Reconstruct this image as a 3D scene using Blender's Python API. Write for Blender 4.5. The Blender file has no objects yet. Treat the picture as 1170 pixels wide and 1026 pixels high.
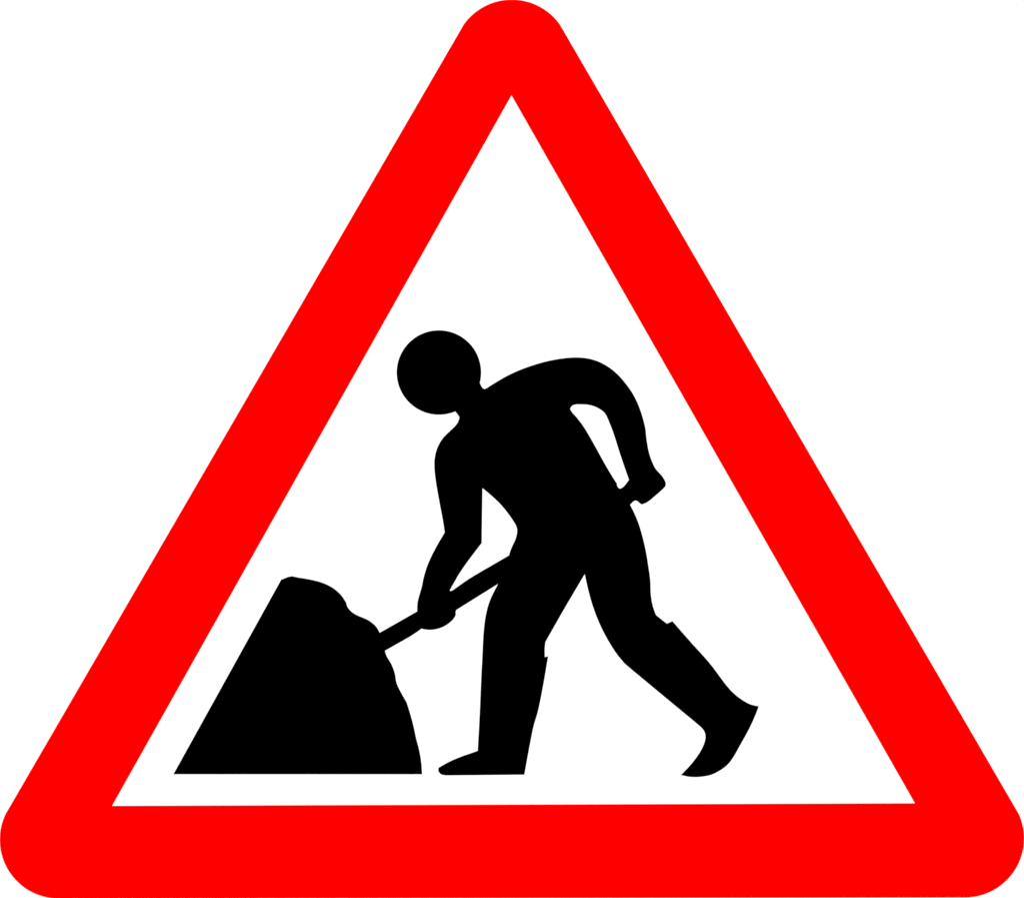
import bpy, math
from mathutils import Vector
from mathutils.geometry import tessellate_polygon

sc = bpy.context.scene
col = sc.collection
R = math.radians

# ---- sign drawing units (1170 x 1026 over a 750 mm wide sign) -> metres
K = 0.75 / 1170.0
KZ = K * (897.0 * 1170.0) / (1024.0 * 1026.0)
BASE_Z = 1.6                      # lower edge of the sign above the ground
def P(x, y): return ((x - 585.0) * K, (1026.0 - y) * KZ)

# ---------------------------------------------------------------- materials
def mat(name, a, b, rough, spec, scale, detail=4, metal=0.0, bump=0.0):
    m = bpy.data.materials.new(name); m.use_nodes = True
    nt = m.node_tree; N = nt.nodes; bs = N['Principled BSDF']
    tc = N.new('ShaderNodeTexCoord'); nz = N.new('ShaderNodeTexNoise')
    nz.inputs['Scale'].default_value = scale; nz.inputs['Detail'].default_value = detail
    cr = N.new('ShaderNodeValToRGB')
    cr.color_ramp.elements[0].position = .35; cr.color_ramp.elements[1].position = .65
    cr.color_ramp.elements[0].color = (*a, 1); cr.color_ramp.elements[1].color = (*b, 1)
    nt.links.new(tc.outputs['Object'], nz.inputs['Vector'])
    nt.links.new(nz.outputs['Fac'], cr.inputs['Fac'])
    nt.links.new(cr.outputs['Color'], bs.inputs['Base Color'])
    if bump:
        bp = N.new('ShaderNodeBump'); bp.inputs['Strength'].default_value = bump
        bp.inputs['Distance'].default_value = .0005
        nt.links.new(nz.outputs['Fac'], bp.inputs['Height'])
        nt.links.new(bp.outputs['Normal'], bs.inputs['Normal'])
    bs.inputs['Roughness'].default_value = rough
    bs.inputs['Specular IOR Level'].default_value = spec
    bs.inputs['Metallic'].default_value = metal
    return m

M_WHITE = mat('white_sheeting', (.815, .815, .82), (.83, .83, .83), .9, 0.0, 60)
M_RED = mat('red_sheeting', (.82, 0, 0), (.85, 0, 0), .9, 0.0, 60)
M_BLACK = mat('black_film', (0, 0, 0), (.0001, .0001, .0001), .9, 0.0, 80)
M_METAL = mat('galvanised_steel', (.45, .46, .47), (.6, .6, .61), .5, .5, 35, metal=.9)
M_PAINT = mat('white_masonry_paint', (.815, .815, .815), (.83, .83, .83), .95, 0.0, 9, detail=8)

# ---------------------------------------------------------------- outlines
def smooth(pts, step=2.0):
    """closed outline; a point with a third entry is a sharp corner"""
    n = len(pts)
    ci = [i for i, p in enumerate(pts) if len(p) > 2]
    if not ci: raise ValueError
    out = []
    for a, b in zip(ci, ci[1:] + [ci[0] + n]):
        run = [Vector(pts[i % n][:2]) for i in range(a, b + 1)]
        if len(run) == 2:
            out.append(tuple(run[0])); continue
        ext = [run[0] * 2 - run[1]] + run + [run[-1] * 2 - run[-2]]
        for k in range(1, len(ext) - 2):
            p0, p1, p2, p3 = ext[k - 1:k + 3]
            t = [0.0]
            for u, v in ((p0, p1), (p1, p2), (p2, p3)):
                t.append(t[-1] + max((v - u).length, 1e-4) ** .5)
            m = max(1, int((p2 - p1).length / step))
            for q in range(m):
                s = t[1] + (t[2] - t[1]) * q / m
                L = lambda a_, b_, ta, tb: a_ * ((tb - s) / (tb - ta)) + b_ * ((s - ta) / (tb - ta))
                A1 = L(p0, p1, t[0], t[1]); A2 = L(p1, p2, t[1], t[2]); A3 = L(p2, p3, t[2], t[3])
                B1 = L(A1, A2, t[0], t[2]); B2 = L(A2, A3, t[1], t[3])
                out.append(tuple(L(B1, B2, t[1], t[2])))
    return out

def arc(cx, cy, r, a0, a1, n=48):
    return [(cx + r * math.cos(R(a0 + (a1 - a0) * i / n)), cy + r * math.sin(R(a0 + (a1 - a0) * i / n)))
            for i in range(n + 1)]

def grow(lp, d):
    """outline moved outwards by d drawing units (negative: inwards)"""
    n = len(lp)
    area = sum(lp[i][0] * lp[(i + 1) % n][1] - lp[(i + 1) % n][0] * lp[i][1] for i in range(n))
    sg = 1 if area > 0 else -1
    out = []
    for i in range(n):
        p = Vector(lp[i]); a = p - Vector(lp[i - 1]); b = Vector(lp[(i + 1) % n]) - p
        a.normalize(); b.normalize()
        na = Vector((a.y, -a.x)) * sg; nb = Vector((b.y, -b.x)) * sg
        m = na + nb
        k = d * 2 / max(m.length_squared, .9)
        out.append(tuple(p + m * k))
    return out

def slab(name, loops, y_back, y_front, m, parent, label=None):
    """sheet cut to the given outlines; y_back / y_front = mm in front of the wall"""
    L3 = [[Vector((*P(*p), 0)) for p in lp] for lp in loops]
    flat = [v for lp in L3 for v in lp]; n = len(flat)
    tris = tessellate_polygon(L3)
    V = [(v.x, -y_front / 1000, v.y) for v in flat] + [(v.x, -y_back / 1000, v.y) for v in flat]
    F = []
    for a, b, c in tris:
        A, B, C_ = flat[a], flat[b], flat[c]
        if (B - A).cross(C_ - A).z < 0: b, c = c, b
        F.append((a, b, c)); F.append((c + n, b + n, a + n))
    o = 0
    for li, lp in enumerate(L3):
        k = len(lp)
        area = sum(lp[i].x * lp[(i + 1) % k].y - lp[(i + 1) % k].x * lp[i].y for i in range(k))
        ccw = (area > 0) == (li == 0)
        for i in range(k):
            a, b = o + i, o + (i + 1) % k
            F.append((a, a + n, b + n, b) if ccw else (b, b + n, a + n, a))
        o += k
    me = bpy.data.meshes.new(name); me.from_pydata(V, [], F); me.update(); me.materials.append(m)
    ob = bpy.data.objects.new(name, me); col.objects.link(ob); ob.parent = parent
    if label: ob['label'] = label
    return ob

c = 'corner'
OUTER = (arc(584.8, 66.9, 67.2, 215.5, 324.5) +
         arc(1102.9, 957.9, 67.1, -24.5, 90) +
         arc(67.0, 959.1, 67.1, 90, 205.5))
INNER = [(584.4, 108.6), (1045.7, 918.0), (127.8, 920.9)]

HEAP = smooth([(198.4, 884.4, c), (482.1, 884.4, c), (481.3, 872), (479, 857.9), (475.1, 842.6), (472.1, 828.5),
    (468.2, 814.4), (464.6, 802.8, c), (456.7, 788.7), (452.8, 779.7), (451, 769.5), (447.2, 759.2), (441.6, 749.6),
    (439.6, 743.5, c), (433.7, 723.2, c), (431.2, 718.2), (427.2, 713.6), (420.3, 708.5),
    (406.7, 702.5), (400.5, 698.1), (396.5, 692.7), (395.4, 688.5, c), (390.2, 680.8), (382.7, 673.6), (374.5, 668.6),
    (365.6, 665.1), (353.3, 662.1), (339.3, 659.7), (333.6, 658.5, c), (329.7, 659.2), (321.3, 662.6, c)])

HEAD = arc(501.5, 425.6, 48.05, 0, 360 - 3, 119)

BODY = smooth([
    # neck (starts under the head) and back
    (505, 440, c), (547.6, 436.5, c), (550.1, 441.8), (551.9, 444), (553.4, 444.8), (555.6, 443.9), (563.1, 439.2),
    (576.8, 431.0), (589.1, 425.0), (602.9, 419.5), (624.3, 413.1), (643.8, 409.6), (657.4, 408.6), (671.1, 409.6),
    (682.8, 412.9), (694.5, 419), (704.2, 426.6), (713.9, 437.2), (722.6, 449.5), (728.7, 461.4), (732.9, 472.9),
    (735.8, 483.1), (737.5, 491.1), (738.2, 498.5), (739.3, 506.5), (741.1, 516), (744.1, 525.5), (747.9, 534.2, c),
    # rear hand
    (751.1, 538.3), (756.2, 543.8), (759.4, 548.9), (760.6, 552.8), (760.0, 555.9, c), (755.4, 560.3), (748.1, 566.8),
    (742.3, 571.6), (737.2, 574.8), (733.5, 576.2), (731.8, 575.3), (728.4, 572.4, c),
    # inside of the bent arm
    (718.9, 548.1, c), (715.1, 537.7), (711.2, 526.3), (706.9, 513.2), (702.8, 500), (699.3, 490), (696.5, 483), (694.7, 478.6),
    (692.4, 473.8), (689.4, 470.2), (683.8, 466.3), (677.3, 463.5), (671.4, 462.2), (664.1, 461.8), (657.8, 461.9),
    (654.3, 462.9), (652, 465.1), (651.3, 467), (653.2, 470.7), (659, 477.3), (667, 488), (674.3, 500.1),
    (682.4, 514.6), (690.4, 529.1), (698.5, 542.9), (704.6, 552.5, c),
    # rear leg down to the boot top
    (702, 560, c), (714, 578, c), (719.7, 576.7, c), (722.9, 582.8), (728.9, 596.5), (733.5, 611.4), (737.8, 629.6), (740.8, 647.8), (742.8, 662.7),
    (743.5, 679.3), (745.8, 692.6), (749.4, 702.8, c), (762, 712.8, c), (762, 722, c), (735, 768, c),
    (722, 765.0, c), (713.6, 757.8, c), (704.7, 746.9), (694.7, 731.2), (685.8, 713.9), (678.2, 694.6), (672.3, 674.3),
    (668.2, 655.7, c),
    # front leg
    (642.1, 699.8, c), (623.1, 733.3, c), (622.3, 740.1), (622.3, 751, c), (614, 780, c), (556, 780, c),
    (550.2, 770, c), (551.1, 754), (551.9, 736.3), (552.6, 724), (553.6, 714), (554.9, 704.8), (557.5, 693.4),
    (561.1, 683.2), (565.8, 673.7), (569.6, 666.6, c),
    # belly, chest, front arm
    (581.8, 634.6, c), (583.2, 629.6), (585.4, 624.2), (589.1, 616.1), (590.9, 609.1), (591.0, 604.5), (589.4, 599.8),
    (584.9, 592.5), (579.3, 584.8), (573.2, 577.4), (566.1, 570.2), (558.2, 563.2), (551.1, 557.4, c),
    (550.2, 620.4, c), (541.6, 631.6), (532.3, 644.1), (523.7, 656.9), (518.2, 666.6), (513.7, 674.4, c),
    (521.4, 696.7, c), (520.3, 699), (520.7, 702.1), (518.2, 706.8), (513.6, 711.3), (507.3, 715.5), (499.5, 718.4),
    (491.7, 719.5), (485.5, 719), (481.6, 718.1, c), (476.9, 698.6, c), (476.8, 693.6), (477.4, 687.3), (479.3, 680),
    (481.9, 671), (484.2, 660), (487.8, 648.0), (492.5, 636.8), (500.3, 621.8), (508.3, 608.2, c), (506, 593.3),
    (503.2, 578.8), (500.1, 561.8), (497.9, 548.3), (496.6, 535.4), (496.7, 524.9), (498.6, 515.3), (502.1, 507),
    (507.3, 499.4), (513.8, 493.0), (519.3, 487.7), (522.5, 483.8), (524.4, 479.8), (525.1, 476.2, c), (520, 469.5, c)])

BOOT_FRONT = smooth([(626.1, 750, c), (620.5, 783), (614.4, 813), (609.7, 829), (605.8, 847.9), (599, 884.9, c),
    (523, 885.6, c), (507.2, 885.4), (503.4, 884.1), (501.0, 881.3), (501.0, 877.5, c), (510.3, 872.1), (523, 866.2),
    (535.6, 861.6), (546, 858, c), (548.2, 817.4), (550.2, 770, c), (622.3, 751, c)])
BOOT_REAR = smooth([(768.3, 709.9, c), (789.2, 733.8), (810.7, 757.8), (829, 782), (837.2, 791.3), (847.2, 799.3),
    (857.1, 804.8), (866.7, 807.2, c), (863.3, 816.3), (855.8, 832.7), (847.2, 848.4), (838.8, 863.5, c), (833.3, 871.3), (826.8, 877.3),
    (818.2, 882.6), (810.7, 885.6), (797.5, 887.6), (787.5, 887.3), (778.4, 885.4, c), (790.4, 872.5), (800.4, 858.6), (804.7, 849.5),
    (806.3, 841.5), (805.2, 836.2), (801.6, 831.2), (799, 828.8, c), (762.5, 798.6, c), (722, 765.0, c), (762, 712.8, c)])

SHAFT = smooth([(433.7, 723.2, c), (476.9, 698.6, c), (500, 684, c), (513.7, 674.4, c), (514.9, 675.6), (517.5, 674.4),
    (522.9, 670.6), (532.3, 663.9), (544.8, 656.1), (560.4, 647.0), (581.8, 634.6, c), (600, 632, c), (692, 570, c), (696, 556, c),
    (704.6, 552.5, c), (705, 554.9), (706.1, 557.2), (708, 558.5), (709.9, 558.1), (712.3, 556.4), (715.3, 553.0),
    (718.9, 548.1, c), (732, 550, c), (737, 568, c), (728.4, 572.4, c), (726.2, 571.7), (724.3, 572.4), (719.7, 576.7, c),
    (712, 580, c), (600, 655, c), (585, 667, c), (569.6, 666.6, c), (521.4, 696.7, c), (508, 703, c), (481.6, 718.1, c), (474.6, 723.1),
    (465.2, 729.0), (451.2, 736.9), (439.6, 743.5, c), (425, 748, c), (419, 733, c)])

BLEED = .25
HEAP, HEAD, BODY, BOOT_FRONT, BOOT_REAR, SHAFT, OUTER = [grow(o, BLEED) for o in
    (HEAP, HEAD, BODY, BOOT_FRONT, BOOT_REAR, SHAFT, OUTER)]
INNER = grow(INNER, -BLEED)

# ---------------------------------------------------------------- the sign
sign = bpy.data.objects.new('road_sign', None); col.objects.link(sign)
sign.location = (0, 0, BASE_Z); sign.empty_display_size = .1
sign['label'] = 'triangular roadworks warning sign with red border and black digging worker on white'
sign['category'] = 'traffic sign'

slab('back_plate', [OUTER], 0.3, 1.30, M_METAL, sign)
slab('border', [OUTER, INNER[::-1]], 1.305, 1.60, M_RED, sign, 'red border with rounded corners')
slab('face_panel', [INNER], 1.305, 1.50, M_WHITE, sign, 'white triangular inner face')
slab('heap_symbol', [HEAP], 1.505, 1.64, M_BLACK, sign, 'black silhouette of a heap of earth')
slab('shovel_symbol', [SHAFT], 1.505, 1.58, M_BLACK, sign, 'black silhouette of the shovel shaft stuck in the heap')
worker = slab('worker_symbol', [BODY], 1.505, 1.62, M_BLACK, sign, 'black silhouette of a stooping worker with a shovel')
slab('head', [HEAD], 1.505, 1.66, M_BLACK, worker)
slab('boot', [BOOT_FRONT], 1.505, 1.65, M_BLACK, worker, 'front boot flat on the ground')
slab('boot', [BOOT_REAR], 1.505, 1.65, M_BLACK, worker, 'rear boot with raised heel')

# ---------------------------------------------------------------- plain white wall behind it
me = bpy.data.meshes.new('backdrop')
w, h0, h1, d = 6.0, -3.0, 7.0, .2
V = [(x, y, z) for y in (0, d) for z in (h0, h1) for x in (-w, w)]
me.from_pydata(V, [], [(0, 1, 3, 2), (5, 4, 6, 7), (1, 5, 7, 3), (4, 0, 2, 6), (2, 3, 7, 6), (4, 5, 1, 0)])
me.update(); me.materials.append(M_PAINT)
bd = bpy.data.objects.new('backdrop', me); col.objects.link(bd); bd['kind'] = 'structure'

# ---------------------------------------------------------------- light: low frontal sun + sky
EL, AZ = 12.0, 4.0                                   # elevation, degrees off the sign's axis
d = Vector((math.sin(R(AZ)) * math.cos(R(EL)), -math.cos(R(AZ)) * math.cos(R(EL)), math.sin(R(EL))))
sl = bpy.data.lights.new('sun', 'SUN'); sl.energy = 4.0; sl.angle = R(.53); sl.color = (1, .998, .994)
so = bpy.data.objects.new('sun', sl); col.objects.link(so)
so.rotation_euler = d.to_track_quat('Z', 'Y').to_euler(); so.location = d * 12
W = bpy.data.worlds.new('World'); sc.world = W; W.use_nodes = True
sky = W.node_tree.nodes.new('ShaderNodeTexSky'); sky.sky_type = 'NISHITA'; sky.sun_disc = False
sky.sun_elevation = R(EL); sky.sun_rotation = math.atan2(d.x, d.y)
bg = W.node_tree.nodes['Background']; bg.inputs['Strength'].default_value = .05
W.node_tree.links.new(sky.outputs['Color'], bg.inputs['Color'])

# ---------------------------------------------------------------- camera
cd = bpy.data.cameras.new('camera'); cam = bpy.data.objects.new('camera', cd); col.objects.link(cam)
DIST = 5.0
cam.location = (0, -.00155 - DIST, BASE_Z + 513 * KZ); cam.rotation_euler = (R(90), 0, 0)
cd.sensor_fit = 'HORIZONTAL'; cd.sensor_width = 36; cd.lens = 36 * DIST / .75; cd.clip_end = 200
sc.camera = cam

sc.render.dither_intensity = 0
sc.view_settings.view_transform = 'Standard'; sc.view_settings.look = 'None'
sc.view_settings.exposure = -0.1; sc.view_settings.gamma = 1; sc.view_settings.use_curve_mapping = False
